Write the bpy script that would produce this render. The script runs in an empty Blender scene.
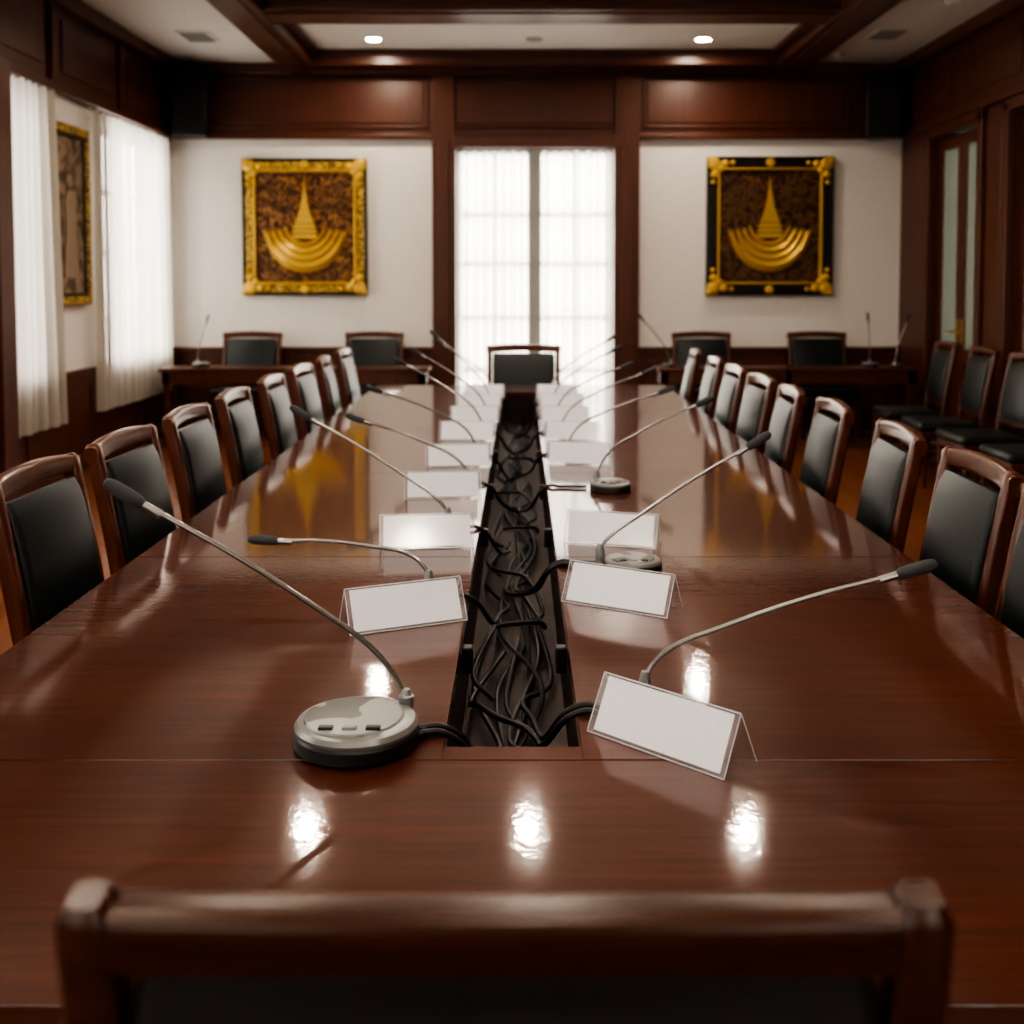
import bpy, bmesh, math, random
from mathutils import Vector, Matrix
random.seed(7)
scene=bpy.context.scene
H=1.55
# ------------------------------------------------------------------ materials
def newmat(name):
    m=bpy.data.materials.new(name); m.use_nodes=True
    nt=m.node_tree; return m,nt,nt.nodes['Principled BSDF']
def setp(b,**k):
    for kk,v in k.items():
        kk=kk.replace('_',' ')
        if kk in b.inputs: b.inputs[kk].default_value=v
def plain(name,col,rough=.5,metal=0.,coat=0.,bump=0,bscale=200):
    m,nt,b=newmat(name); setp(b,Base_Color=(*col,1),Roughness=rough,Metallic=metal,Coat_Weight=coat)
    n=nt.nodes.new('ShaderNodeTexNoise'); n.inputs['Scale'].default_value=bscale
    tc=nt.nodes.new('ShaderNodeTexCoord'); nt.links.new(tc.outputs['Object'],n.inputs['Vector'])
    r=nt.nodes.new('ShaderNodeValToRGB'); r.color_ramp.elements[0].color=(*[c*.85 for c in col],1); r.color_ramp.elements[1].color=(*[min(1,c*1.1) for c in col],1)
    nt.links.new(n.outputs['Fac'],r.inputs['Fac']); nt.links.new(r.outputs['Color'],b.inputs['Base Color'])
    if bump:
        bp=nt.nodes.new('ShaderNodeBump'); bp.inputs['Strength'].default_value=bump; bp.inputs['Distance'].default_value=.002
        nt.links.new(n.outputs['Fac'],bp.inputs['Height']); nt.links.new(bp.outputs['Normal'],b.inputs['Normal'])
    return m
def wood(name,c1,c2,rough=.3,coat=0.,scale=(3,3,30),ns=2.,bump=.05,crough=.05,broad=.35,spec=.5,wavy=0):
    m,nt,b=newmat(name); setp(b,Roughness=rough,Coat_Weight=coat,Coat_Roughness=crough); b.inputs['Specular IOR Level'].default_value=spec
    tc=nt.nodes.new('ShaderNodeTexCoord'); mp=nt.nodes.new('ShaderNodeMapping'); mp.inputs['Scale'].default_value=scale
    nt.links.new(tc.outputs['Object'],mp.inputs['Vector'])
    n=nt.nodes.new('ShaderNodeTexNoise'); n.inputs['Scale'].default_value=ns; n.inputs['Detail'].default_value=8; n.inputs['Roughness'].default_value=.6; n.inputs['Distortion'].default_value=.4
    nt.links.new(mp.outputs['Vector'],n.inputs['Vector'])
    n2=nt.nodes.new('ShaderNodeTexNoise'); n2.inputs['Scale'].default_value=1.7; n2.inputs['Detail'].default_value=3
    nt.links.new(tc.outputs['Object'],n2.inputs['Vector'])
    mx=nt.nodes.new('ShaderNodeMix'); mx.data_type='FLOAT'; mx.inputs[0].default_value=broad
    nt.links.new(n.outputs['Fac'],mx.inputs[2]); nt.links.new(n2.outputs['Fac'],mx.inputs[3])
    r=nt.nodes.new('ShaderNodeValToRGB'); r.color_ramp.elements[0].position=.32; r.color_ramp.elements[1].position=.68
    r.color_ramp.elements[0].color=(*c1,1); r.color_ramp.elements[1].color=(*c2,1)
    nt.links.new(mx.outputs[0],r.inputs['Fac']); nt.links.new(r.outputs['Color'],b.inputs['Base Color'])
    bp=nt.nodes.new('ShaderNodeBump'); bp.inputs['Strength'].default_value=bump; bp.inputs['Distance'].default_value=.002
    nt.links.new(n.outputs['Fac'],bp.inputs['Height']); nt.links.new(bp.outputs['Normal'],b.inputs['Normal'])
    if wavy:
        n3=nt.nodes.new('ShaderNodeTexNoise'); n3.inputs['Scale'].default_value=70; n3.inputs['Detail'].default_value=2; nt.links.new(tc.outputs['Object'],n3.inputs['Vector'])
        b2=nt.nodes.new('ShaderNodeBump'); b2.inputs['Strength'].default_value=1; b2.inputs['Distance'].default_value=wavy
        nt.links.new(n3.outputs['Fac'],b2.inputs['Height']); nt.links.new(b2.outputs['Normal'],b.inputs['Coat Normal'])
    return m
M={}
M['table']=wood('table_varnished_mahogany',(.036,.0078,.0028),(.098,.0235,.0085),rough=.4,coat=1.,crough=.065,scale=(1.0,16,16),ns=3,bump=.03,broad=.5,spec=.08,wavy=.00015)
M['wallwood']=wood('panelling_wood',(.06,.017,.008),(.115,.032,.014),rough=.38,scale=(14,14,1),ns=2,bump=.1)
M['beam']=wood('beam_wood',(.06,.018,.010),(.11,.033,.016),rough=.35,scale=(2,2,14),ns=2)
M['chairwood']=wood('chair_wood',(.05,.014,.006),(.125,.035,.014),rough=.28,coat=.4,scale=(12,12,2),ns=3,bump=.05)
M['darkwood']=wood('dark_chair_wood',(.026,.007,.0025),(.055,.015,.0055),rough=.27,coat=.0,scale=(2,12,12),ns=3,bump=.05,spec=.4)
M['trough']=plain('trough_dark_stain',(.022,.009,.006),rough=.6)
M['leather']=plain('black_leather',(.010,.0145,.0165),rough=.36,bump=.25,bscale=260)
M['plaster']=plain('white_plaster',(.77,.74,.70),rough=.8,bump=.1,bscale=90)
M['ceil']=plain('ceiling_paint',(.66,.65,.62),rough=.85,bump=.05,bscale=60)
M['black']=plain('black_plastic',(.010,.010,.011),rough=.4)
M['cable']=plain('cable_rubber',(.01,.01,.011),rough=.45)
M['silver']=plain('silver_plastic',(.22,.225,.225),rough=.3,metal=.35)
M['steel']=plain('gooseneck_metal',(.34,.34,.34),rough=.26,metal=.9,bscale=500)
M['foam']=plain('mic_foam',(.05,.053,.06),rough=.8,bump=.6,bscale=600)
M['mesh']=plain('speaker_cloth',(.012,.012,.013),rough=.9)
M['paper']=plain('white_card',(.9,.9,.95),rough=.6)
M['gold']=plain('gilt',(.66,.42,.08),rough=.42,metal=.45,bump=.8,bscale=60)
M['brass']=plain('brass',(.6,.4,.12),rough=.3,metal=.9)
M['vent']=plain('vent_metal',(.3,.3,.29),rough=.6)
M['winpaint']=plain('window_frame_paint',(.22,.21,.2),rough=.5)
M['frameblack']=plain('black_lacquer',(.015,.012,.01),rough=.3)
M['edge']=plain('acrylic_edge',(.62,.64,.7),rough=.2)
M['dullgold']=plain('dull_gilt',(.16,.085,.025),rough=.5,metal=.3)
# grey fascia with dark reflections painted in as noise patches
m,nt,b=newmat('grey_fascia'); setp(b,Roughness=.33,Metallic=.1)
tc=nt.nodes.new('ShaderNodeTexCoord'); n=nt.nodes.new('ShaderNodeTexNoise'); n.inputs['Scale'].default_value=13; n.inputs['Detail'].default_value=1; nt.links.new(tc.outputs['Object'],n.inputs[0])
r=nt.nodes.new('ShaderNodeValToRGB'); r.color_ramp.elements[0].position=.47; r.color_ramp.elements[1].position=.5; r.color_ramp.elements[0].color=(.07,.075,.075,1); r.color_ramp.elements[1].color=(.28,.29,.285,1)
nt.links.new(n.outputs[0],r.inputs[0]); nt.links.new(r.outputs[0],b.inputs['Base Color']); M['lightgrey']=m
# acrylic
m=bpy.data.materials.new('clear_acrylic'); m.use_nodes=True; nt=m.node_tree; nt.nodes.clear()
o=nt.nodes.new('ShaderNodeOutputMaterial'); t=nt.nodes.new('ShaderNodeBsdfTransparent'); t.inputs[0].default_value=(.97,.97,.985,1)
g=nt.nodes.new('ShaderNodeBsdfGlossy'); g.inputs['Roughness'].default_value=.12
d=nt.nodes.new('ShaderNodeBsdfDiffuse'); d.inputs[0].default_value=(.8,.82,.88,1)
m2=nt.nodes.new('ShaderNodeMixShader'); m2.inputs[0].default_value=.75; nt.links.new(g.outputs[0],m2.inputs[1]); nt.links.new(d.outputs[0],m2.inputs[2])
mx=nt.nodes.new('ShaderNodeMixShader'); mx.inputs[0].default_value=.2; nt.links.new(t.outputs[0],mx.inputs[1]); nt.links.new(m2.outputs[0],mx.inputs[2]); nt.links.new(mx.outputs[0],o.inputs[0]); M['acrylic']=m
# curtain
m=bpy.data.materials.new('sheer_curtain'); m.use_nodes=True; nt=m.node_tree; nt.nodes.clear()
o=nt.nodes.new('ShaderNodeOutputMaterial'); t=nt.nodes.new('ShaderNodeBsdfTransparent'); t.inputs[0].default_value=(1,.97,.92,1)
tl=nt.nodes.new('ShaderNodeBsdfTranslucent'); tl.inputs[0].default_value=(.60,.565,.51,1)
df=nt.nodes.new('ShaderNodeBsdfDiffuse'); df.inputs[0].default_value=(.75,.72,.66,1)
a=nt.nodes.new('ShaderNodeMixShader'); a.inputs[0].default_value=.4; nt.links.new(tl.outputs[0],a.inputs[1]); nt.links.new(df.outputs[0],a.inputs[2])
b=nt.nodes.new('ShaderNodeMixShader')
lw=nt.nodes.new('ShaderNodeLayerWeight'); lw.inputs[0].default_value=.5
mr=nt.nodes.new('ShaderNodeMapRange'); mr.inputs[3].default_value=.86; mr.inputs[4].default_value=1.0; nt.links.new(lw.outputs['Facing'],mr.inputs[0]); nt.links.new(mr.outputs[0],b.inputs[0])
nt.links.new(t.outputs[0],b.inputs[1]); nt.links.new(a.outputs[0],b.inputs[2]); nt.links.new(b.outputs[0],o.inputs[0]); M['curtain']=m
# frosted glass
m=bpy.data.materials.new('frosted_glass'); m.use_nodes=True; nt=m.node_tree; nt.nodes.clear()
o=nt.nodes.new('ShaderNodeOutputMaterial'); tl=nt.nodes.new('ShaderNodeBsdfTranslucent'); tl.inputs[0].default_value=(.17,.178,.155,1)
g=nt.nodes.new('ShaderNodeBsdfPrincipled'); setp(g,Base_Color=(.28,.3,.27,1),Roughness=.2)
mx=nt.nodes.new('ShaderNodeMixShader'); mx.inputs[0].default_value=.5; nt.links.new(tl.outputs[0],mx.inputs[1]); nt.links.new(g.outputs[0],mx.inputs[2]); nt.links.new(mx.outputs[0],o.inputs[0]); M['glass']=m
# emissive lamp
m,nt,b=newmat('downlight_lens'); setp(b,Base_Color=(1,1,1,1)); b.inputs['Emission Color'].default_value=(1,.85,.68,1); b.inputs['Emission Strength'].default_value=420; M['lamp']=m
# floor
m,nt,b=newmat('parquet_floor'); setp(b,Roughness=.28)
tc=nt.nodes.new('ShaderNodeTexCoord'); mp=nt.nodes.new('ShaderNodeMapping'); mp.inputs['Rotation'].default_value=(0,0,math.pi/2); nt.links.new(tc.outputs['Object'],mp.inputs[0])
br=nt.nodes.new('ShaderNodeTexBrick'); br.inputs['Scale'].default_value=1; br.inputs['Brick Width'].default_value=.9; br.inputs['Row Height'].default_value=.1; br.inputs['Mortar Size'].default_value=.002
br.inputs['Color1'].default_value=(.22,.075,.026,1); br.inputs['Color2'].default_value=(.16,.052,.019,1); br.inputs['Mortar'].default_value=(.03,.01,.005,1)
nt.links.new(mp.outputs[0],br.inputs[0]); nt.links.new(br.outputs[0],b.inputs['Base Color']); M['floor']=m
# painting field
def field(name,ca,cb,cc,sc=1.):
    m,nt,b=newmat(name); setp(b,Roughness=.45,Metallic=.2)
    tc=nt.nodes.new('ShaderNodeTexCoord')
    v=nt.nodes.new('ShaderNodeTexVoronoi'); v.inputs['Scale'].default_value=22*sc; nt.links.new(tc.outputs['Object'],v.inputs['Vector'])
    n=nt.nodes.new('ShaderNodeTexNoise'); n.inputs['Scale'].default_value=9*sc; n.inputs['Detail'].default_value=6; n.inputs['Distortion'].default_value=3.5; nt.links.new(tc.outputs['Object'],n.inputs['Vector'])
    mx=nt.nodes.new('ShaderNodeMix'); mx.data_type='FLOAT'; mx.inputs[0].default_value=.75; nt.links.new(v.outputs[0],mx.inputs[2]); nt.links.new(n.outputs[0],mx.inputs[3])
    r=nt.nodes.new('ShaderNodeValToRGB'); e=r.color_ramp.elements; e[0].position=.40; e[0].color=(*ca,1); e[1].position=.58; e[1].color=(*cc,1); q=e.new(.49); q.color=(*cb,1)
    nt.links.new(mx.outputs[0],r.inputs[0]); nt.links.new(r.outputs[0],b.inputs['Base Color'])
    bp=nt.nodes.new('ShaderNodeBump'); bp.inputs['Strength'].default_value=.6; bp.inputs['Distance'].default_value=.01; nt.links.new(mx.outputs[0],bp.inputs['Height']); nt.links.new(bp.outputs[0],b.inputs['Normal'])
    return m
M['fieldA']=field('carved_red_gold_relief',(.03,.006,.004),(.10,.026,.010),(.30,.15,.045))
M['fieldB']=field('carved_dark_relief',(.022,.006,.004),(.065,.018,.008),(.17,.085,.028))
M['giltmix']=field('gilt_carved_border',(.04,.02,.005),(.28,.165,.028),(.6,.40,.08),1.6)
M['portrait']=field('portrait_canvas',(.05,.035,.02),(.16,.1,.06),(.3,.22,.15),.3)
M['robe']=plain('painted_robe',(.30,.22,.16),rough=.6,bscale=12)

# ------------------------------------------------------------------ mesh builder
class MB:
    def __init__(s): s.v=[]; s.f=[]; s.m=[]; s.sm=[]
    def raw(s,vs,fs,mat,mx=None,sm=None):
        o=len(s.v)
        s.v+= [tuple(mx@Vector(p)) if mx else tuple(p) for p in vs]
        s.f+= [tuple(i+o for i in f) for f in fs]; s.m+=[mat]*len(fs); s.sm+= sm if sm else [True]*len(fs)
    def box(s,lo,hi,mat=0,bev=0,seg=2,mx=None):
        bm=bmesh.new(); bmesh.ops.create_cube(bm,size=1)
        c=[(a+b)/2 for a,b in zip(lo,hi)]; d=[abs(b-a) for a,b in zip(lo,hi)]
        for v in bm.verts: v.co=Vector((v.co.x*d[0]+c[0],v.co.y*d[1]+c[1],v.co.z*d[2]+c[2]))
        if bev>0: bmesh.ops.bevel(bm,geom=bm.edges[:],offset=min(bev,min(d)*.49),segments=seg,affect='EDGES',profile=.5)
        bm.verts.index_update(); bm.normal_update()
        sm=[(bev>=.02 and max(abs(x) for x in f.normal)<.999) for f in bm.faces]
        s.raw([v.co.copy() for v in bm.verts],[[v.index for v in f.verts] for f in bm.faces],mat,mx,sm); bm.free()
    def sweep(s,path,prof,ref,mat=0,sc=None,mx=None,cap=True):
        P=[Vector(p) for p in path]; n=len(P); k=len(prof); vs=[]; ref=Vector(ref)
        for i,p in enumerate(P):
            T=(P[min(i+1,n-1)]-P[max(i-1,0)]).normalized()
            A=(ref-T*ref.dot(T)).normalized(); B=T.cross(A)
            q=sc[i] if sc else 1; qa,qb=(q if isinstance(q,tuple) else (q,q))
            for a,b in prof: vs.append(p+A*a*qa+B*b*qb)
        fs=[]
        for i in range(n-1):
            for j in range(k): fs.append((i*k+j,i*k+(j+1)%k,(i+1)*k+(j+1)%k,(i+1)*k+j))
        if cap: fs.append(tuple(range(k))[::-1]); fs.append(tuple((n-1)*k+j for j in range(k)))
        s.raw(vs,fs,mat,mx)
    def tube(s,path,r,mat=0,n=8,sc=None,mx=None):
        P=[Vector(p) for p in path]; N=len(P); vs=[]
        A=None
        for i,p in enumerate(P):
            T=(P[min(i+1,N-1)]-P[max(i-1,0)])
            T=T.normalized() if T.length>1e-9 else Vector((0,0,1))
            if A is None: A=T.orthogonal().normalized()
            A=(A-T*A.dot(T)); A=A.normalized() if A.length>1e-6 else T.orthogonal().normalized()
            B=T.cross(A); q=r*(sc[i] if sc else 1)
            for j in range(n):
                a=2*math.pi*j/n; vs.append(p+A*math.cos(a)*q+B*math.sin(a)*q)
        fs=[(i*n+j,i*n+(j+1)%n,(i+1)*n+(j+1)%n,(i+1)*n+j) for i in range(N-1) for j in range(n)]
        fs.append(tuple(range(n))[::-1]); fs.append(tuple((N-1)*n+j for j in range(n)))
        s.raw(vs,fs,mat,mx)
    def lathe(s,pr,c=(0,0,0),mat=0,n=40,mx=None):
        vs=[];k=len(pr)
        for r,z in pr:
            for j in range(n):
                a=2*math.pi*j/n; vs.append((c[0]+r*math.cos(a),c[1]+r*math.sin(a),c[2]+z))
        fs=[(i*n+j,i*n+(j+1)%n,(i+1)*n+(j+1)%n,(i+1)*n+j) for i in range(k-1) for j in range(n)]
        fs.append(tuple(range(n))[::-1]); fs.append(tuple((k-1)*n+j for j in range(n)))
        s.raw(vs,fs,mat,mx)
    def mesh(s,name,mats,ang=35):
        me=bpy.data.meshes.new(name); me.from_pydata(s.v,[],s.f)
        for x in mats: me.materials.append(M[x])
        me.polygons.foreach_set('material_index',s.m); me.update()
        bm=bmesh.new(); bm.from_mesh(me); bmesh.ops.recalc_face_normals(bm,faces=bm.faces[:]); bm.to_mesh(me); bm.free()
        me.polygons.foreach_set('use_smooth',[True]*len(s.f))
        me.set_sharp_from_angle(angle=math.radians(ang))
        me.polygons.foreach_set('use_smooth',s.sm); me.update(); return me
    def obj(s,name,mats,loc=(0,0,0),rz=0,ang=35): return place(name,s.mesh(name,mats,ang),loc,rz)
def place(name,me,loc=(0,0,0),rz=0):
    o=bpy.data.objects.new(name,me); o.location=loc; o.rotation_euler=(0,0,rz); scene.collection.objects.link(o); return o
def rrect(w,h,r,n=3):
    out=[]
    for cx,cy,a0 in ((w/2-r,h/2-r,0),(-w/2+r,h/2-r,90),(-w/2+r,-h/2+r,180),(w/2-r,-h/2+r,270)):
        for i in range(n+1):
            a=math.radians(a0+90*i/n); out.append((cx+r*math.cos(a),cy+r*math.sin(a)))
    return out
def cr(pts,sub=8):
    P=[Vector(p) for p in pts]; P=[P[0]*2-P[1]]+P+[P[-1]*2-P[-2]]; out=[]
    for i in range(1,len(P)-2):
        a,b,c,d=P[i-1:i+3]
        for j in range(sub):
            t=j/sub; out.append(.5*((2*b)+(c-a)*t+(2*a-5*b+4*c-d)*t*t+(3*b-a-3*c+d)*t**3))
    out.append(P[-2]); return out

# ------------------------------------------------------------------ room
XL,XR,YB,YR,ZC=-3.64,3.98,11.55,-3.0,3.81
mb=MB(); mb.box((XL-.2,YR-.2,-.1),(XR+.2,YB+.2,0)); mb.obj('floor',['floor'])
# back wall
DX0,DX1,DZ=-.67,.98,2.97
mb=MB()
mb.box((XL-.2,YB,0),(DX0,YB+.2,4.0),0); mb.box((DX1,YB,0),(XR+.2,YB+.2,4.0),0); mb.box((DX0,YB,DZ),(DX1,YB+.2,4.0),0)
mb.box((XL,YB-.05,3.07),(XR,YB,ZC),1)
for x0,x1 in ((-3.3,-1.0),(-.72,1.03),(1.32,3.35)):
    mb.box((x0,YB-.065,3.2),(x1,YB-.05,3.62),1,.012)
    for (a,b,c,d) in ((x0-.05,3.15,x1+.05,3.175),(x0-.05,3.645,x1+.05,3.67)): mb.box((a,YB-.075,b),(c,YB-.05,d),1,.008)
    mb.box((x0-.05,YB-.075,3.15),(x0-.025,YB-.05,3.67),1,.008); mb.box((x1+.025,YB-.075,3.15),(x1+.05,YB-.05,3.67),1,.008)
mb.box((XL,YB-.08,3.04),(XR,YB,3.09),1,.01); mb.box((XL,YB-.12,3.70),(XR,YB-.05,3.81),1,.02)
for x0,x1 in ((-.91,DX0),(DX1,1.24)):
    mb.box((x0,YB-.09,0),(x1,YB,ZC),1,.006); mb.box((x0+.06,YB-.105,.2),(x1-.06,YB-.09,3.0),1,.008)
mb.box((DX0-.02,YB-.1,DZ-.02),(DX1+.02,YB,3.07),1,.01)
for x0,x1 in ((XL,-.91),(1.24,XR)):
    mb.box((x0,YB-.04,0),(x1,YB,.84),1,0); mb.box((x0,YB-.07,.83),(x1,YB,.88),1,.01)
    n=4; w=(x1-x0)/n
    for i in range(n): mb.box((x0+i*w+.1,YB-.055,.22),(x0+(i+1)*w-.1,YB-.04,.74),1,.01)
mb.obj('wall_back',['plaster','wallwood'])
mb=MB(); mb.box((XL,YB-.06,0),(-.92,YB-.04,.14),0,.004); mb.box((1.25,YB-.06,0),(XR,YB-.04,.14),0,.004); mb.obj('baseboard_back',['beam'])
# left wall
wins=[(9.58,11.05),(7.56,8.18),(4.6,6.4),(1.5,3.3),(-1.9,-.1)]
WZ0,WZ1=.62,2.95
mb=MB(); ys=[YR-.2]+[v for w in sorted(wins) for v in w]+[YB+.2]
for i in range(0,len(ys),2): mb.box((XL-.2,ys[i],0),(XL,ys[i+1],4.0),0)
for a,b in wins: mb.box((XL-.2,a,0),(XL,b,WZ0),0); mb.box((XL-.2,a,WZ1),(XL,b,4.0),0)
mb.box((XL,YR,3.05),(XL+.05,YB-.12,ZC),1); mb.box((XL,YR,3.03),(XL+.09,YB-.12,3.09),1,.01); mb.box((XL,YR,3.68),(XL+.14,YB-.12,ZC),1,.02)
y=-2.9
while y<11:
    mb.box((XL+.05,y+.08,3.2),(XL+.065,y+1.2,3.6),1,.012); mb.box((XL+.05,y+1.28,3.09),(XL+.09,y+1.36,3.68),1,.006); y+=1.44
mb.box((XL,YR,0),(XL+.03,YB-.05,.80),1); mb.box((XL,YR,.79),(XL+.05,YB-.08,.84),1,.008)
y=-2.9
while y<11: mb.box((XL+.03,y+.1,.2),(XL+.042,y+1.1,.7),1,.01); y+=1.2
for a,b in ((6.42,7.54),(-.05,1.45),(3.35,4.55)):
    mb.box((XL,a,.84),(XL+.06,b,3.05),1,.004); mb.box((XL+.06,a+.35,.95),(XL+.075,b-.35,2.95),1,.01)
    mb.box((XL+.06,b-.22,0),(XL+.19,b,3.05),1,.008); mb.box((XL+.06,a,0),(XL+.16,a+.25,3.05),1,.008)
for a,b in wins: mb.box((XL-.2,a,WZ0-.04),(XL+.02,b,WZ0),1)
mb.obj('wall_left',['plaster','wallwood'])
mb=MB(); mb.box((XL+.03,YR,0),(XL+.05,YB-.06,.14),0,.004); mb.obj('baseboard_left',['beam'])
# right wall
rd=[(9.5,10.62),(7.5,8.9)]
mb=MB(); ys=[YR-.2]+[v for w in sorted(rd) for v in w]+[YB+.2]
for i in range(0,len(ys),2):
    mb.box((XR,ys[i],0),(XR+.2,ys[i+1],4.0),0)
for a,b in rd: mb.box((XR,a,2.93),(XR+.2,b,4.0),0)
mb.box((XR-.05,YR,3.05),(XR,YB-.12,ZC),0); mb.box((XR-.09,YR,3.03),(XR,YB-.12,3.09),0,.01); mb.box((XR-.14,YR,3.68),(XR,YB-.12,ZC),0,.02)
y=-2.9
while y<11:
    mb.box((XR-.065,y+.08,3.2),(XR-.05,y+1.2,3.6),0,.012); y+=1.44
for a,b in ((10.66,11.4),(8.94,9.46),(5.9,7.46),(4.2,5.8),(2.5,4.1),(.8,2.4),(-.9,.7),(-2.6,-1.0)):
    mb.box((XR-.03,a,0),(XR,b,3.04),0,.006); mb.box((XR-.045,a+.12,1.0),(XR-.03,b-.12,2.9),0,.01); mb.box((XR-.045,a+.12,.2),(XR-.03,b-.12,.85),0,.01)
for a,b in rd:
    mb.box((XR-.07,a-.1,0),(XR,a,3.0),0,.01); mb.box((XR-.07,b,0),(XR,b+.1,3.0),0,.01); mb.box((XR-.07,a-.1,2.93),(XR,b+.1,3.03),0,.01)
mb.obj('wall_right',['wallwood'])
for a,b in rd:
    mb=MB(); mid=(a+b)/2
    for p,q in ((a+.005,mid-.002),(mid+.002,b-.005)):
        X0,X1=XR+.04,XR+.09; st=.10
        mb.box((X0,p,0.01),(X1,p+st,2.925),0,.005); mb.box((X0,q-st,0.01),(X1,q,2.925),0,.005)
        mb.box((X0,p+st,2.8),(X1,q-st,2.925),0); mb.box((X0,p+st,.01),(X1,q-st,.22),0); mb.box((X0,p+st,.82),(X1,q-st,.95),0)
        mb.box((X0+.015,p+st,.22),(X1-.01,q-st,.82),0,.005); mb.box((X0+.01,p+st,.95),(X1-.03,q-st,2.8),1)
        mb.box((X0-.005,q-.07 if p<mid-.1 else p+.03,1.0),(X0,q-.03 if p<mid-.1 else p+.07,1.22),2,.002)
        yy=q-.05 if p<mid-.1 else p+.05
        mb.tube([(X0,yy,1.1),(X0-.05,yy,1.1),(X0-.055,yy+(-.1 if p<mid-.1 else .1),1.1)],.01,2)
    mb.obj('door_1' if a>9 else 'door_2',['wallwood','glass','brass'])
# rear wall (behind the viewer) with two windows added as fill light for the plates
rear_fill_wins=[(-2.7,-1.1),(1.1,2.9)]
mb=MB(); xs=[XL-.2]+[v for w in rear_fill_wins for v in w]+[XR+.2]
for i in range(0,len(xs),2): mb.box((xs[i],YR-.2,0),(xs[i+1],YR,4.0),0)
for a,b in rear_fill_wins: mb.box((a,YR-.2,0),(b,YR,.84),0); mb.box((a,YR-.2,WZ1),(b,YR,4.0),0)
mb.box((XL,YR,0),(XR,YR+.03,.84),1); mb.box((XL,YR,3.05),(XR,YR+.03,ZC),1); mb.obj('wall_rear',['plaster','wallwood'])
# ceiling
mb=MB(); BL0,BL1,BR0,BR1=-2.42,-2.08,2.58,2.94
mb.box((XL-.2,YR-.2,3.88),(XR+.2,YB+.2,4.05),0); mb.box((XL-.0,YR,3.81),(BL0+.05,YB,3.88),0); mb.box((BR1-.05,YR,3.81),(XR,YB,3.88),0)
mb.obj('ceiling',['ceil'])
mb=MB()
for a,b in ((BL0,BL1),(BR0,BR1)):
    mb.box((a,YR,3.72),(b,YB-.12,3.87),0,.012); mb.box((a+.07,YR,3.70),(b-.07,YB-.13,3.73),0,.008)
for y in (9.0,6.25,3.6,.95,-1.7):
    mb.box((BL1-.02,y,3.75),(BR0+.02,y+.5,3.87),0,.012); mb.box((BL1,y+.08,3.735),(BR0,y+.42,3.755),0,.006)
    mb.box((BL1,y-.05,3.83),(BR0,y+.55,3.875),0,.01)
mb.box((BL1-.02,11.15,3.73),(BR0+.02,YB-.06,3.87),0,.012); mb.box((BL1,11.1,3.83),(BR0,11.2,3.875),0,.01)
for x0,x1 in ((BL1,BL1+.07),(BR0-.07,BR0)): mb.box((x0,YR,3.82),(x1,11.2,3.875),0,.01)
mb.obj('trim_ceiling_beams',['beam'])
def downlight(x,y,z=3.88,lit=True):
    mb=MB(); mb.lathe([(.085,0),(.085,-.006),(.072,-.012),(.064,-.004),(.064,0)],mat=0,n=32)
    mb.lathe([(.0635,-.002),(.0635,-.005)],mat=1 if lit else 2,n=32)
    mb.obj('recessed_downlight',['vent','lamp','vent'],(x,y,z))
for yy,xs_ in ((10.65,(-1.40,.14,1.75)),(7.72,(-1.53,.06,1.62)),(5.3,(-1.5,.1,1.7)),(2.5,(-1.5,.1,1.7)),(-.3,(-1.5,.1,1.7))):
    for xx in xs_:
        downlight(xx,yy,lit=not (yy>10 and abs(xx)<1))
for x,y in ((-2.95,10.2),(3.33,10.1),(-2.95,5.2),(3.33,5.2)):
    mb=MB(); mb.box((-.15,-.2,-.012),(.15,.2,0),0,.004)
    for i in range(9): mb.box((-.12,-.16+i*.04-.008,-.022),(.12,-.16+i*.04+.008,-.010),1,.002)
    mb.obj('ceiling_vent',['ceil','vent'],(x,y,3.81))
for x,y in ((3.45,8.9),(2.98+.15,11.0)):
    mb=MB(); mb.lathe([(.06,0),(.06,-.02),(.045,-.04),(.02,-.045)],n=24); mb.obj('smoke_detector',['ceil'],(x,y,3.81))

# windows frames
def window_frame(name,w,h,bars,vb,loc,rz,mat='winpaint',cst=.1):
    mb=MB(); t=.05
    mb.box((-w/2,-.03,0),(-w/2+.06,.03,h),0,.004); mb.box((w/2-.06,-.03,0),(w/2,.03,h),0,.004); mb.box((-w/2,-.03,0),(w/2,.03,.07),0); mb.box((-w/2,-.03,h-.07),(w/2,.03,h),0)
    mb.box((-cst/2,-.035,0),(cst/2,.035,h),0,.004)
    for z in bars: mb.box((-w/2,-.02,z-.025),(w/2,.02,z+.025),0)
    for x in vb: mb.box((x-.02,-.02,0),(x+.02,.02,h),0)
    return mb.obj(name,[mat],loc,rz)
window_frame('window_1',DX1-DX0,DZ,(.62,1.18,1.75,2.27),(-.42,.42),((DX0+DX1)/2,YB+.16,0),0,cst=.14)
for i,(a,b) in enumerate(wins):
    window_frame('window_%d'%(i+2),b-a,WZ1-WZ0,(.6,1.2,1.75),(-(b-a)/4,(b-a)/4),(XL-.14,(a+b)/2,WZ0),math.pi/2)
for i,(a,b) in enumerate(rear_fill_wins):
    window_frame('window_%d'%(i+7),b-a,WZ1-.84,(.6,1.2,1.75),(-(b-a)/4,(b-a)/4),((a+b)/2,YR-.14,.84),0)  # frames of the unseen rear windows, added for their light
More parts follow.
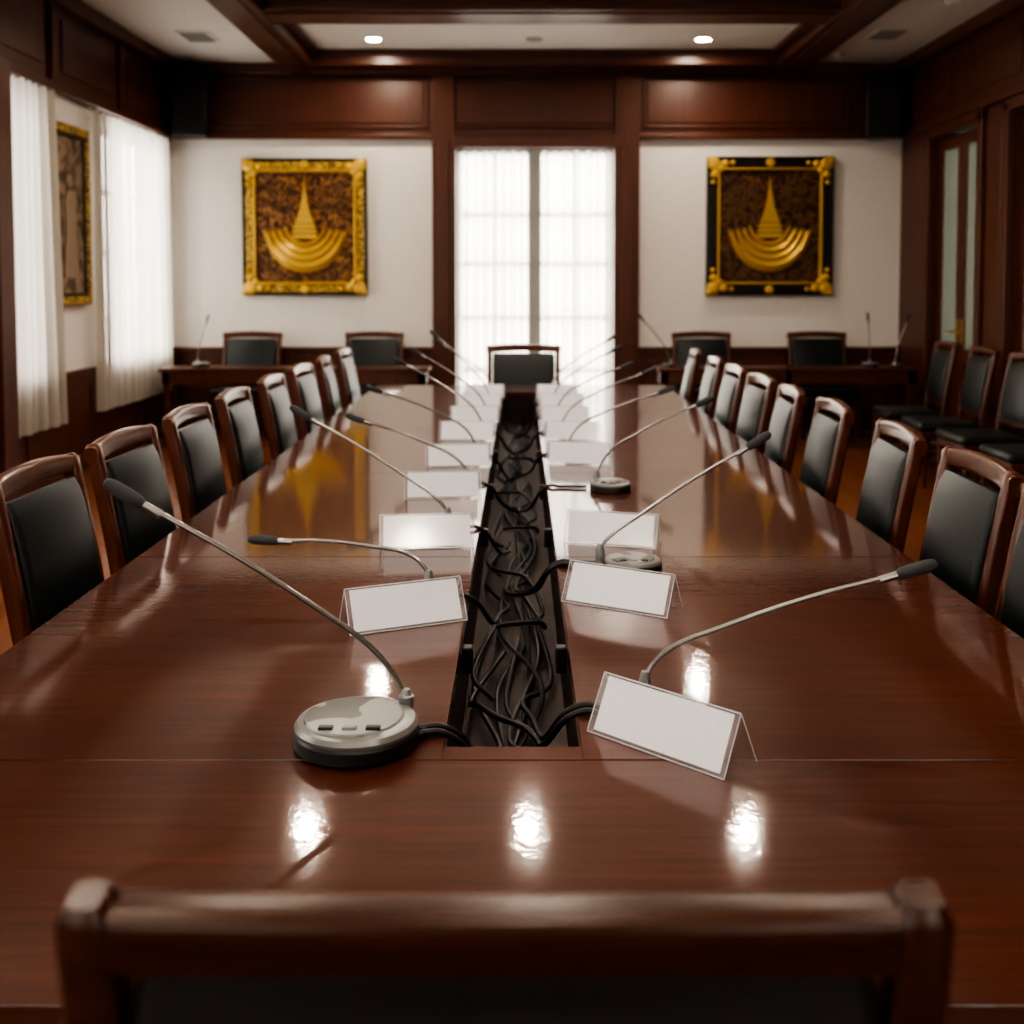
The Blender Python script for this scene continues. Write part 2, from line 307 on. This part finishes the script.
# curtains
def curtain(w,z0,z1,seed,flare=0.0,amp=.036,fq=8.5):
    rnd=random.Random(seed); N=int(w*140); K=14; mb=MB(); vs=[]
    ph=[rnd.uniform(0,6.28) for _ in range(4)]; fr=w*fq
    for k in range(K+1):
        t=k/K; z=z0+(z1-z0)*t; am=amp*(1-.4*t)
        for i in range(N+1):
            s=i/N; x=(s-.5)*w*(1+flare*(1-t))
            yv=am*math.sin(fr*2*math.pi*s*.9+ph[0]+1.1*math.sin(5*s+ph[1])+.25*(1-t)*math.sin(9*s+ph[2]))+am*.35*math.sin(fr*4.1*s+ph[3]+t)
            vs.append((x,yv,z))
    fs=[(k*(N+1)+i,k*(N+1)+i+1,(k+1)*(N+1)+i+1,(k+1)*(N+1)+i) for k in range(K) for i in range(N)]
    mb.raw(vs,fs,0); 
    return mb
def curtain_set(panels,rod,loc,rz,z0,z1,seed,flare=0,amp=.036,fq=8.5):
    e=bpy.data.objects.new('sheer_curtain',None); scene.collection.objects.link(e); e.location=loc; e.rotation_euler=(0,0,rz)
    for i,(a,b) in enumerate(panels):
        o=curtain(b-a,z0,z1,seed+i,flare,amp,fq).obj('panel_%d'%(i+1),['curtain'],((a+b)/2,0,0),0,ang=180); o.parent=e
    mb=MB(); mb.tube([(rod[0],0,z1+.0),(rod[1],0,z1+.0)],.012,0,10); o=mb.obj('rod',['winpaint']); o.parent=e
curtain_set([(-.80,-.07),(.07,.80)],(-.82,.82),((DX0+DX1)/2,YB+.05,0),0,.04,2.93,3,amp=.042,fq=10.5)
curtain_set([(-1.0,-.02),(.02,.94)],(-1,1),(XL+.11,10.2,0),math.pi/2,.47,2.99,11)
curtain_set([(-.38,.38)],(-.40,.40),(XL+.13,7.97,0),math.pi/2,.47,2.99,21,flare=.25)
curtain_set([(-.92,-.02),(.02,.92)],(-.93,.93),(XL+.11,5.48,0),math.pi/2,.47,2.99,31)
curtain_set([(-.92,-.02),(.02,.92)],(-.93,.93),(XL+.11,2.4,0),math.pi/2,.47,2.99,41)
curtain_set([(-.92,-.02),(.02,.92)],(-.93,.93),(XL+.11,-1.0,0),math.pi/2,.47,2.99,51)
for a,b in rear_fill_wins: curtain_set([(-(b-a)/2,-.02),(.02,(b-a)/2)],(-1,1),((a+b)/2,YR+.12,0),math.pi,.6,2.99,61)  # curtains over the added rear windows

# ------------------------------------------------------------------ conference table
TZ=.75; TL,TR,GL,GR=-1.12,1.135,-.132,.106
mb=MB()
def slab(x0,y0,x1,y1):
    mb.box((x0,y0,TZ-.035),(x1,y1,TZ),0,.0015,2)
for a,b in ((1.81,3.178),(3.181,4.598),(4.6,5.998),(6.0,7.298),(7.3,8.05)):
    slab(TL,a,GL,b); slab(GR,a,TR,b)
slab(TL,1.18,TR,1.807); slab(TL,8.052,TR,8.6)
mb.box((GL,1.809,TZ-.035),(GR,1.862,TZ),0,.0012,2)
for x0,x1 in ((TL+.012,TL+.05),(TR-.05,TR-.012)): mb.box((x0,1.2,TZ-.075),(x1,8.58,TZ-.035),0,.012,3)
mb.box((TL+.012,1.192,TZ-.075),(TR-.012,1.23,TZ-.035),0,.012,3); mb.box((TL+.012,8.55,TZ-.075),(TR-.012,8.588,TZ-.035),0,.012,3)
for x0,x1 in ((GL-.02,GL),(GR,GR+.02)): mb.box((x0,1.79,.50),(x1,8.06,TZ-.034),1)
mb.box((GL-.001,1.79,.50),(GR+.001,8.06,.53),1)
mb.box((GL-.02,1.84,.50),(GR+.02,1.86,TZ-.036),1); mb.box((GL-.02,8.06,.50),(GR+.02,8.08,TZ-.034),1)
for x in (-.56,.54): mb.box((x,1.75,.0),(x+.03,8.05,TZ-.034),0)
for y in (1.7,8.08): mb.box((-.6,y,0),(.6,y+.03,TZ-.034),0)
mb.obj('conference_table',['table','trough'])

# ------------------------------------------------------------------ chairs
def chair_mesh(name,w=.5,h=1.05,arch=.018,knob=0.,rail=.06,padtop=.065,wm='chairwood',board=False):
    mb=MB(); px=w/2-.022
    def by(z):
        if z<.46: return -.225-.045*((.46-z)/.46)**1.5
        t=(z-.46)/(h-.46); return -.225-.10*t**1.25
    zs=[0,.1,.2,.3,.4,.46,.55,.64,.73,.82,.9,h-.05+knob, h-.012+knob, h+.0+knob]
    for s in (-1,1):
        scs=[(.75,.75),(.8,.8),(.85,.85),(.95,.95),(1,1),(1,1)]+[(1,1)]*5+[(1,1),(.95,.95),(.6,.6)]
        mb.sweep([(s*px,by(z),z) for z in zs],rrect(.040,.046,.012),(1,0,0),0,sc=scs)
        mb.sweep([(s*(w/2-.03),.20,0),(s*(w/2-.03),.20,.2),(s*(w/2-.03),.20,.42)],rrect(.045,.045,.008),(1,0,0),0,sc=[.7,.85,1])
    n=14; pts=[];sc=[]
    for i in range(n+1):
        u=-1+2*i/n; pts.append((u*(w/2+(.004 if not knob else -.02)),by(h-.03)-.012*(1-u*u),h-rail/2+arch*(1-u*u)-arch*.3)); sc.append((1-.12*abs(u)**6,1))
    mb.sweep(pts,rrect(rail,.04,.014 if not board else .010,4),(0,0,1),0,sc=sc)
    if board: mb.sweep([(0,by(z)-.010,z) for z in (h-.042,h-.036,h-rail+.008)],rrect(w-.06,.02,.004),(1,0,0),0)
    pts=[(-px+u*2*px/8,by(.56),.56) for u in range(9)]
    mb.sweep(pts,rrect(.05,.026,.006),(0,0,1),0)
    zt=h-padtop; zz=[.575+(zt-.575)*i/12 for i in range(13)]
    sc=[]
    for i in range(13):
        e=min(i,12-i); sc.append((.98 if e==0 else 1,(.5,.82,.94,1,1.03,1.05,1.06)[e]))
    mb.sweep([(0,by(z)+.004,z) for z in zz],rrect(w-.092,.064,.020,4),(1,0,0),1,sc=sc)
    mb.box((-w/2+.01,-.235,.385),(w/2-.01,.225,.435),0,.008)
    mb.box((-w/2+.005,-.20,.43),(w/2-.005,.24,.50),1,.03,4)
    for s in (-1,1): mb.box((s*(w/2-.03)-.012,-.24,.18),(s*(w/2-.03)+.012,.2,.21),0,.004)
    mb.box((-w/2+.03,-.02,.183),(w/2-.03,.005,.207),0,.004)
    return mb.mesh(name,[wm,'leather'],40)
CM=chair_mesh('conference_chair_mesh',.5,1.05)
for i,y in enumerate([2.97,3.62,4.35,5.1,5.88,6.65,7.4,8.25]):
    place('conference_chair',CM,(-1.0+random.uniform(-.015,.01),y,0),-math.pi/2+random.uniform(-.05,.08))
for i,y in enumerate([2.52,3.12,3.82,4.6,5.25,5.9,6.6,7.35,8.2]):
    place('conference_chair',CM,(.985+random.uniform(-.01,.015),y,0),math.pi/2+random.uniform(-.08,.05))
CH=chair_mesh('head_chair_mesh',.60,1.137,arch=0.002,knob=.006,rail=.026,padtop=.038,wm='darkwood',board=True)
place('head_chair',CH,(-.01,1.04,0),0)
CW=chair_mesh('wide_chair_mesh',.6,1.04)
place('head_chair',CW,(.03,8.68,0),math.pi)
for x in (-2.76,-1.5,1.87,3.06): place('conference_chair',CW,(x,11.02,0),math.pi)
for y in (9.2,8.45,7.7,6.95): place('conference_chair',CM,(3.25,y,0),math.pi/2+random.uniform(-.06,.06))

# ------------------------------------------------------------------ side desks
for x0,x1 in ((-3.4,-.86),(1.3,3.76)):
    mb=MB(); y0,y1=10.3,10.68
    mb.box((x0,y0,.715),(x1,y1,.75),0,.008); mb.box((x0+.03,y0+.02,.60),(x1-.03,y0+.04,.716),0); mb.box((x0+.03,y1-.04,.60),(x1-.03,y1-.02,.716),0)
    for x in (x0+.04,(x0+x1)/2-.03,x1-.10):
        for y in (y0+.02,y1-.08): mb.box((x,y,0),(x+.06,y+.06,.716),0,.006)
    mb.box((x0+.03,y0+.02,.6),(x0+.05,y1-.02,.716),0); mb.box((x1-.05,y0+.02,.6),(x1-.03,y1-.02,.716),0)
    mb.obj('side_desk',['chairwood'])

# ------------------------------------------------------------------ microphones
def microphone(bx,by,root,tip,cz=.10,R=.07,corner=None):
    mb=MB(); z=TZ; k=R/.108
    mb.lathe([(R*.95,0),(R,.005*k),(R,.026*k),(R*.96,.032*k)],(bx,by,z),0,56)
    mb.lathe([(R*.975,.031*k),(R*.99,.037*k),(R*.94,.045*k),(R*.80,.049*k),(R*.5,.051*k),(.001,.052*k)],(bx,by,z),1,56)
    mb.lathe([(R*.80,.0485*k),(R*.78,.0525*k),(R*.3,.055*k),(.001,.055*k)],(bx-.004*k,by-.004*k,z),2,40)
    for j in range(3): # push buttons on the fascia
        mb.box((bx+(-.055+.04*j)*k,by-.072*k,z+.051*k),(bx+(-.03+.04*j)*k,by-.058*k,z+.0575*k),0 if j!=1 else 1,.002)
    rx,ry=root
    mb.lathe([(.013,.0),(.014,.055*k+.003),(.010,.060),(.007,.070)],(rx,ry,z),1,20)
    r0=Vector((rx,ry,z+.05)); T=Vector(tip)
    C=Vector(corner) if corner else r0+Vector(((T.x-rx)*.06,(T.y-ry)*.06,cz))
    D=(T-C).normalized()
    P=[]; e=C+D*.12
    for i in range(9):
        t=i/8; P.append(r0*(1-t)**2+C*2*t*(1-t)+e*t*t)
    h0=T-D*.08
    for i in range(1,9):
        t=i/8; p=e.lerp(h0,t); p=p+Vector((0,0,.008*math.sin(math.pi*t))); P.append(p)
    mb.tube(P,.005,3,10)
    mb.tube([h0-D*.035,h0-D*.005,h0],.008,3,12)
    hp=[h0+D*.08*t for t in (0,.05,.2,.5,.8,.95,1)]
    mb.tube(hp,.0122,4,16,sc=[.6,.85,1,1.05,1,.75,.35])
    return mb.obj('conference_microphone',['black','silver','lightgrey','steel','foam'])
microphone(-.284,1.875,(-.205,1.945),(-.735,1.93,1.20),R=.108,corner=(-.235,1.96,.88))
microphone(-.262,2.72,(-.232,2.77),(-.70,2.8,.892),corner=(-.25,2.78,.868),R=.07)
microphone(-.27,3.50,(-.235,3.55),(-.755,3.6,1.145),corner=(-.25,3.55,.845))
microphone(-.28,4.27,(-.205,4.30),(-.70,4.4,1.02),cz=.07)
microphone(-.27,4.97,(-.2,5.0),(-.69,4.9,1.09))
microphone(-.27,5.77,(-.2,5.8),(-.665,5.75,1.16))
microphone(-.26,6.47,(-.2,6.5),(-.655,6.5,1.17))
microphone(-.26,7.17,(-.2,7.2),(-.59,7.2,1.24))
microphone(-.25,7.82,(-.2,7.85),(-.62,7.85,1.15))
microphone(.268,1.985,(.235,2.035),(.79,2.06,1.02),corner=(.245,2.04,.86),R=.062)
microphone(.315,3.03,(.225,3.05),(.71,3.1,1.125),R=.08,corner=(.225,3.05,.83))
microphone(.35,4.22,(.30,4.27),(.755,4.25,1.11),R=.08)
microphone(.27,5.03,(.22,5.06),(.70,4.95,1.08))
microphone(.27,5.77,(.22,5.8),(.71,5.7,1.11))
microphone(.26,6.47,(.22,6.5),(.67,6.5,1.08))
microphone(.265,7.17,(.22,7.2),(.665,7.2,1.14))
microphone(.26,7.82,(.22,7.85),(.69,7.85,1.18))
microphone(-3.05,10.5,(-3.1,10.55),(-2.97,10.5,1.25),R=.085)
microphone(3.35,10.5,(3.36,10.55),(3.32,10.5,1.27),R=.085)
microphone(3.6,10.48,(3.6,10.53),(3.72,10.5,1.25),R=.06)
microphone(1.42,10.5,(1.45,10.55),(1.12,10.5,1.26),R=.06)

# ------------------------------------------------------------------ name plates
mb=MB(); L=.285; hh=.095; d=.05; t=.0015
for s in (-1,1):
    mb.raw([(-L/2,s*d,0.001),(L/2,s*d,0.001),(L/2,s*.002,hh),(-L/2,s*.002,hh)],[(0,1,2,3)],1,None,[False])
    l=L/2-.011
    if s<0: mb.raw([(-l,s*(d-.003)*.955,.006),(l,s*(d-.003)*.955,.006),(l,s*.0012,hh-.004),(-l,s*.0012,hh-.004)],[(0,1,2,3)],0,None,[False])
    for e in (-1,1): mb.tube([(e*L/2,s*d,.001),(e*L/2,s*.001,hh-.001)],.0010,2,5)
mb.tube([(-L/2,0,hh),(L/2,0,hh)],.0012,2,5)
mb.tube([(-L/2,-d,.0015),(L/2,-d,.0015)],.0010,2,5)
PM=mb.mesh('name_plate_mesh',['paper','acrylic','edge'])
R=math.radians
for x,y,a in ((.258,1.865,-43),(-.275,2.56,24),(.252,2.70,-30),(-.285,3.33,6),(.285,3.36,-16),(-.29,4.1,5),(-.27,4.8,4),(-.27,5.6,0),(-.26,6.3,3),(-.26,7.0,0),(-.25,7.65,0),
              (.265,4.86,-8),(.27,5.6,-6),(.26,6.3,-3),(.265,7.0,2),(.26,7.65,0)):
    place('name_plate',PM,(x,y,TZ),R(a))

# ------------------------------------------------------------------ cables
mb=MB(); rn=random.Random(21)
c=(GL+GR)/2
for k in range(3):
    pts=[]; y=1.90+rn.uniform(0,.2); x=rn.uniform(-.07,.07)
    while y<8.0:
        pts.append((c+x,y,.538+.004*k+rn.uniform(0,.02))); x=max(-.09,min(.09,-x*rn.uniform(.2,1)+rn.uniform(-.05,.05))); y+=rn.uniform(.35,.75)
    mb.tube(cr(pts,10),.0062,0,7)
def drop(x,y,s,far=.13,r1=.35,r2=.8):
    e=GL if s<0 else GR
    mb.tube(cr([(x,y,TZ+.008),(e+s*.05,y+.01,TZ+.0068),(e+s*.012,y+.02,TZ+.008),(e-s*.025,y+.04,TZ-.02),(e-s*.06,y+.10,.66),(e-s*far,y+r1,.60),(e-s*(far+.02),y+r1+.2,.565),(e-s*(far-.05),y+r2,.555),(e-s*(far-.02),y+r2+.5,.55)],8),.0064,0,8)
for i,(x,y) in enumerate(((-.168,1.91),(-.168,1.885),(-.19,2.74),(-.195,3.52),(-.2,4.3),(-.2,5.0),(-.2,5.8),(-.19,6.5),(-.19,7.2))): drop(x,y,-1,far=rn.uniform(.06,.16),r1=rn.uniform(.2,.4),r2=rn.uniform(.6,1.0) if y<6.4 else .6)
for i,(x,y) in enumerate(((.20,1.98),(.20,2.01),(.23,3.05),(.23,3.08),(.26,4.25),(.19,5.05),(.19,5.8),(.18,6.5),(.18,7.2))): drop(x,y,1,far=rn.uniform(.06,.16),r1=rn.uniform(.2,.4),r2=rn.uniform(.6,1.0) if y<6.4 else .6)
for (x0,y0,x1,y1,zz) in ((.09,1.98,-.10,2.55,.66),(-.10,2.6,.08,3.1,.67),(.08,3.2,-.09,3.8,.64),(-.1,3.7,.08,4.3,.67),(.08,4.5,-.1,5.1,.65),(-.1,5.4,.08,6.0,.66)):
    xm=(x0+x1)/2; ym=(y0+y1)/2
    mb.tube(cr([(c+x0*.5,y0-.03,.56),(c+x0,y0,zz-.06),(c+xm+.5*x0,(y0+ym)/2,zz),(c+xm-.03,ym,zz-.02),(c+x1*.8,(ym+y1)/2,zz-.05),(c+x1,y1,.57),(c+x1*.3,y1+.35,.56)],8),.0064,0,8)
for y in (2.42,3.6,4.4,5.3):
    for s,e in ((-1,GL),(1,GR)):
        mb.box((e-s*.014-.012,y,.675),(e-s*.014+.012,y+.03,.735),0,.004)
mb.obj('microphone_cables',['cable'])

# ------------------------------------------------------------------ pictures
def poly_extrude(mb,pts,t,mat,mx):
    n=len(pts); vs=[(x,0,z) for x,z in pts]+[(x,-t,z) for x,z in pts]
    fs=[tuple(range(n)),tuple(range(n,2*n))[::-1]]+[(i,(i+1)%n,n+(i+1)%n,n+i) for i in range(n)]
    mb.raw(vs,fs,mat,mx,[False]*len(fs))
def crescent(mb,cx,cz,R0,R1,dz,a0,t,mat,y):
    n=24; o=[];i_=[]
    for k in range(n+1):
        a=math.radians(a0+(180-2*a0)*k/n)+math.pi
        o.append((cx+R0*math.cos(a),cz+R0*math.sin(a)*1.08))
        b=math.radians(a0*.6+(180-2*a0*.6)*k/n)+math.pi
        i_.append((cx+R1*math.cos(b)*1.0,cz+dz+R1*math.sin(b)*1.08))
    i_[0]=o[0]; i_[-1]=o[-1]
    vs=[];fs=[]
    for (a,b) in zip(o,i_): vs+=[(a[0],y,a[1]),(b[0],y,b[1]),(a[0],y-t*.4,a[1]),((a[0]+b[0])/2,y-t,(a[1]+b[1])/2),(b[0],y-t*.4,b[1])]
    for k in range(n):
        p=k*5;q=p+5
        fs+=[(p,q,q+2,p+2),(p+2,q+2,q+3,p+3),(p+3,q+3,q+4,p+4),(p+4,q+4,q+1,p+1)]
    mb.raw(vs,fs,mat)
def artwork(loc,W,Hh,bmat,fmat,bw,emb=1):
    mb=MB()
    w,h=W/2,Hh/2
    mb.box((-w+.03,-.03,-h+.03),(w-.03,0,h-.03),1)
    def ring(o,i,t,mat,bev=.01):
        mb.box((-w+o,-t,-h+o),(-w+i,0,h-o),mat,bev); mb.box((w-i,-t,-h+o),(w-o,0,h-o),mat,bev)
        mb.box((-w+i-.005,-t,h-i),(w-i+.005,0,h-o),mat,bev); mb.box((-w+i-.005,-t,-h+o),(w-i+.005,0,-h+i),mat,bev)
    ring(0,.03,.07,3); ring(.025,.025+bw,.06,2,.015); ring(.02+bw,.045+bw,.075,0)
    for sx in (-1,1):
        for sz in (-1,1):
            cx,cz=sx*(w-.075),sz*(h-.075)
            for (dx,dz,r) in ((0,0,.07),(-.11,0,.042),(0,-.11,.042),(-.19,.01,.028),(.01,-.19,.028),(.045,.045,.035),(-.06,-.06,.04)):
                q=Matrix.Translation((cx+sx*dx,-.07,cz+sz*dz))@Matrix.Rotation(math.pi/2,4,'X')
                mb.lathe([(r,-.01),(r,.008),(r*.7,.02),(r*.35,.026),(.001,.02)],mat=0,n=12,mx=q)
    for sx in (-1,1):
        q=Matrix.Translation((0,-.07,sx*(h-.06)))@Matrix.Rotation(math.pi/2,4,'X'); mb.lathe([(.05,-.01),(.04,.01),(.001,.02)],mat=0,n=8,mx=q)
    for sx in (-1,1):
        for (x,z,r) in ((.18,.36,.07),(.34,.38,.06),(.30,.22,.07),(.42,.10,.05),(.17,.20,.05),(.42,.27,.045),(.40,-.42,.06),(.27,-.50,.05),(.12,-.52,.05),(.43,-.28,.04)):
            pts=[]
            for i in range(22):
                a=i/21*3.4*math.pi; q=r*(1-i/24)
                pts.append((sx*(x+q*math.cos(a)),-.034,z+q*math.sin(a)))
            mb.tube(pts,.008,4,5)
    for k,(r0,r1,dz,zc) in enumerate(((.42,.39,.085,-.02),(.345,.325,.075,-.01),(.28,.26,.065,.0),(.21,.2,.055,.01))):
        crescent(mb,0,zc,r0*emb,r1*emb,dz,10+k*3,.05-.004*k,0,-.03)
        for s in (-1,1):
            a=math.radians(10+k*3); x=s*r0*math.cos(a)*emb; z=zc-r0*math.sin(a)*emb
            poly_extrude(mb,[(x-s*.02,z-.01),(x+s*.008,z+.0),(x+s*.012,z+.07),(x-s*.015,z+.02)],.03,0,Matrix.Translation((0,-.03,0)))
    tiers=[(.17,-.12,.05),(.155,-.06,.04),(.14,-.01,.045),(.115,.045,.04),(.092,.09,.04),(.072,.135,.045),(.052,.185,.05),(.036,.235,.06),(.026,.29,.07)]
    for j,(wd,z,hh_) in enumerate(tiers):
        poly_extrude(mb,[(-wd,z),(wd,z),(wd*.72,z+hh_*.4),(wd*.84,z+hh_*.6),(wd*.6,z+hh_),(-wd*.6,z+hh_),(-wd*.84,z+hh_*.6),(-wd*.72,z+hh_*.4)],.045+.008*(j%2),0,Matrix.Translation((0,-.03,0)))
    poly_extrude(mb,[(-.016,.34),(.016,.34),(0,.50)],.03,0,Matrix.Translation((0,-.03,0)))
    return mb.obj('framed_relief_artwork',['gold',fmat,bmat,'frameblack','dullgold'],loc)
artwork((-2.24,YB-.003,2.13),1.30,1.42,'giltmix','fieldA',.095)
artwork((2.60,YB-.003,2.14),1.32,1.44,'frameblack','fieldB',.095)
mb=MB(); w,h=.36,.72
mb.box((-w+.03,-.03,-h+.03),(w-.03,0,h-.03),1)
for o,i,t,mt in ((0,.07,.06,0),(.06,.10,.045,2)):
    mb.box((-w+o,-t,-h+o),(-w+i,0,h-o),mt,.01); mb.box((w-i,-t,-h+o),(w-o,0,h-o),mt,.01); mb.box((-w+i-.01,-t,h-i),(w-i+.01,0,h-o),mt,.01); mb.box((-w+i-.01,-t,-h+o),(w-i+.01,0,-h+i),mt,.01)
poly_extrude(mb,[(-.15,-.5),(.15,-.5),(.10,-.1),(.11,.12),(.05,.2),(-.05,.2),(-.11,.12),(-.10,-.1)],.012,3,Matrix.Translation((0,-.028,0)))
q=Matrix.Translation((0,-.03,.27))@Matrix.Rotation(math.pi/2,4,'X'); mb.lathe([(.055,0),(.045,.01),(.001,.014)],mat=3,n=20,mx=q)
mb.obj('framed_portrait',['giltmix','portrait','frameblack','robe'],(XL+.003,8.86,2.09),math.pi/2)

# ------------------------------------------------------------------ speakers
def speaker(x,y,z,rz):
    mb=MB(); mb.box((-.17,-.16,-.33),(.17,.14,.33),0,.02,3)
    mb.box((-.15,-.175,-.31),(.15,-.155,.31),1,.01)
    for zc,r in ((-.12,.115),(.16,.06)):
        q=Matrix.Translation((0,-.172,zc))@Matrix.Rotation(math.pi/2,4,'X'); mb.lathe([(r,0),(r,.008),(r*.9,.01),(r*.8,.002),(.001,.004)],mat=1,n=28,mx=q)
    mb.box((-.04,.13,-.05),(.04,.22,.05),0,.005)
    mb.obj('wall_speaker',['black','mesh'],(x,y,z),rz)
speaker(-3.36,11.25,3.36,.35); speaker(3.69,11.25,3.34,-.35)

# ------------------------------------------------------------------ light
w=bpy.data.worlds.new('overcast_sky'); scene.world=w; w.use_nodes=True
bg=w.node_tree.nodes['Background']; bg.inputs[0].default_value=(1,.985,.955,1); bg.inputs[1].default_value=9.0
def portal(loc,rot,sx,sy):
    l=bpy.data.lights.new('window_portal','AREA'); l.shape='RECTANGLE'; l.size=sx; l.size_y=sy; l.cycles.is_portal=True
    o=bpy.data.objects.new('window_portal',l); o.location=loc; o.rotation_euler=rot; scene.collection.objects.link(o)
portal(((DX0+DX1)/2,YB+.22,DZ/2),(-math.pi/2,0,0),DX1-DX0,DZ)
for a,b in rear_fill_wins: portal(((a+b)/2,YR-.22,(.84+WZ1)/2),(math.pi/2,0,0),b-a,WZ1-.84)
for a,b in wins: portal((XL-.22,(a+b)/2,(WZ0+WZ1)/2),(0,-math.pi/2,0),WZ1-WZ0,b-a)
for a,b in rd: portal((XR+.22,(a+b)/2,1.5),(0,math.pi/2,0),2.9,b-a)

# ------------------------------------------------------------------ camera
cam=bpy.data.cameras.new('camera'); co=bpy.data.objects.new('camera',cam); scene.collection.objects.link(co); scene.camera=co
co.location=(0,0,H); co.rotation_euler=(math.radians(90-3),0,0)
cam.sensor_width=36; cam.lens=1100/1024*36; cam.shift_x=-8/1024; cam.shift_y=-171.4/1024; cam.clip_start=.05
cam.dof.use_dof=True; cam.dof.focus_distance=2.3; cam.dof.aperture_fstop=3.4
scene.view_settings.view_transform='AgX'; scene.view_settings.look='AgX - High Contrast'; scene.view_settings.exposure=.62
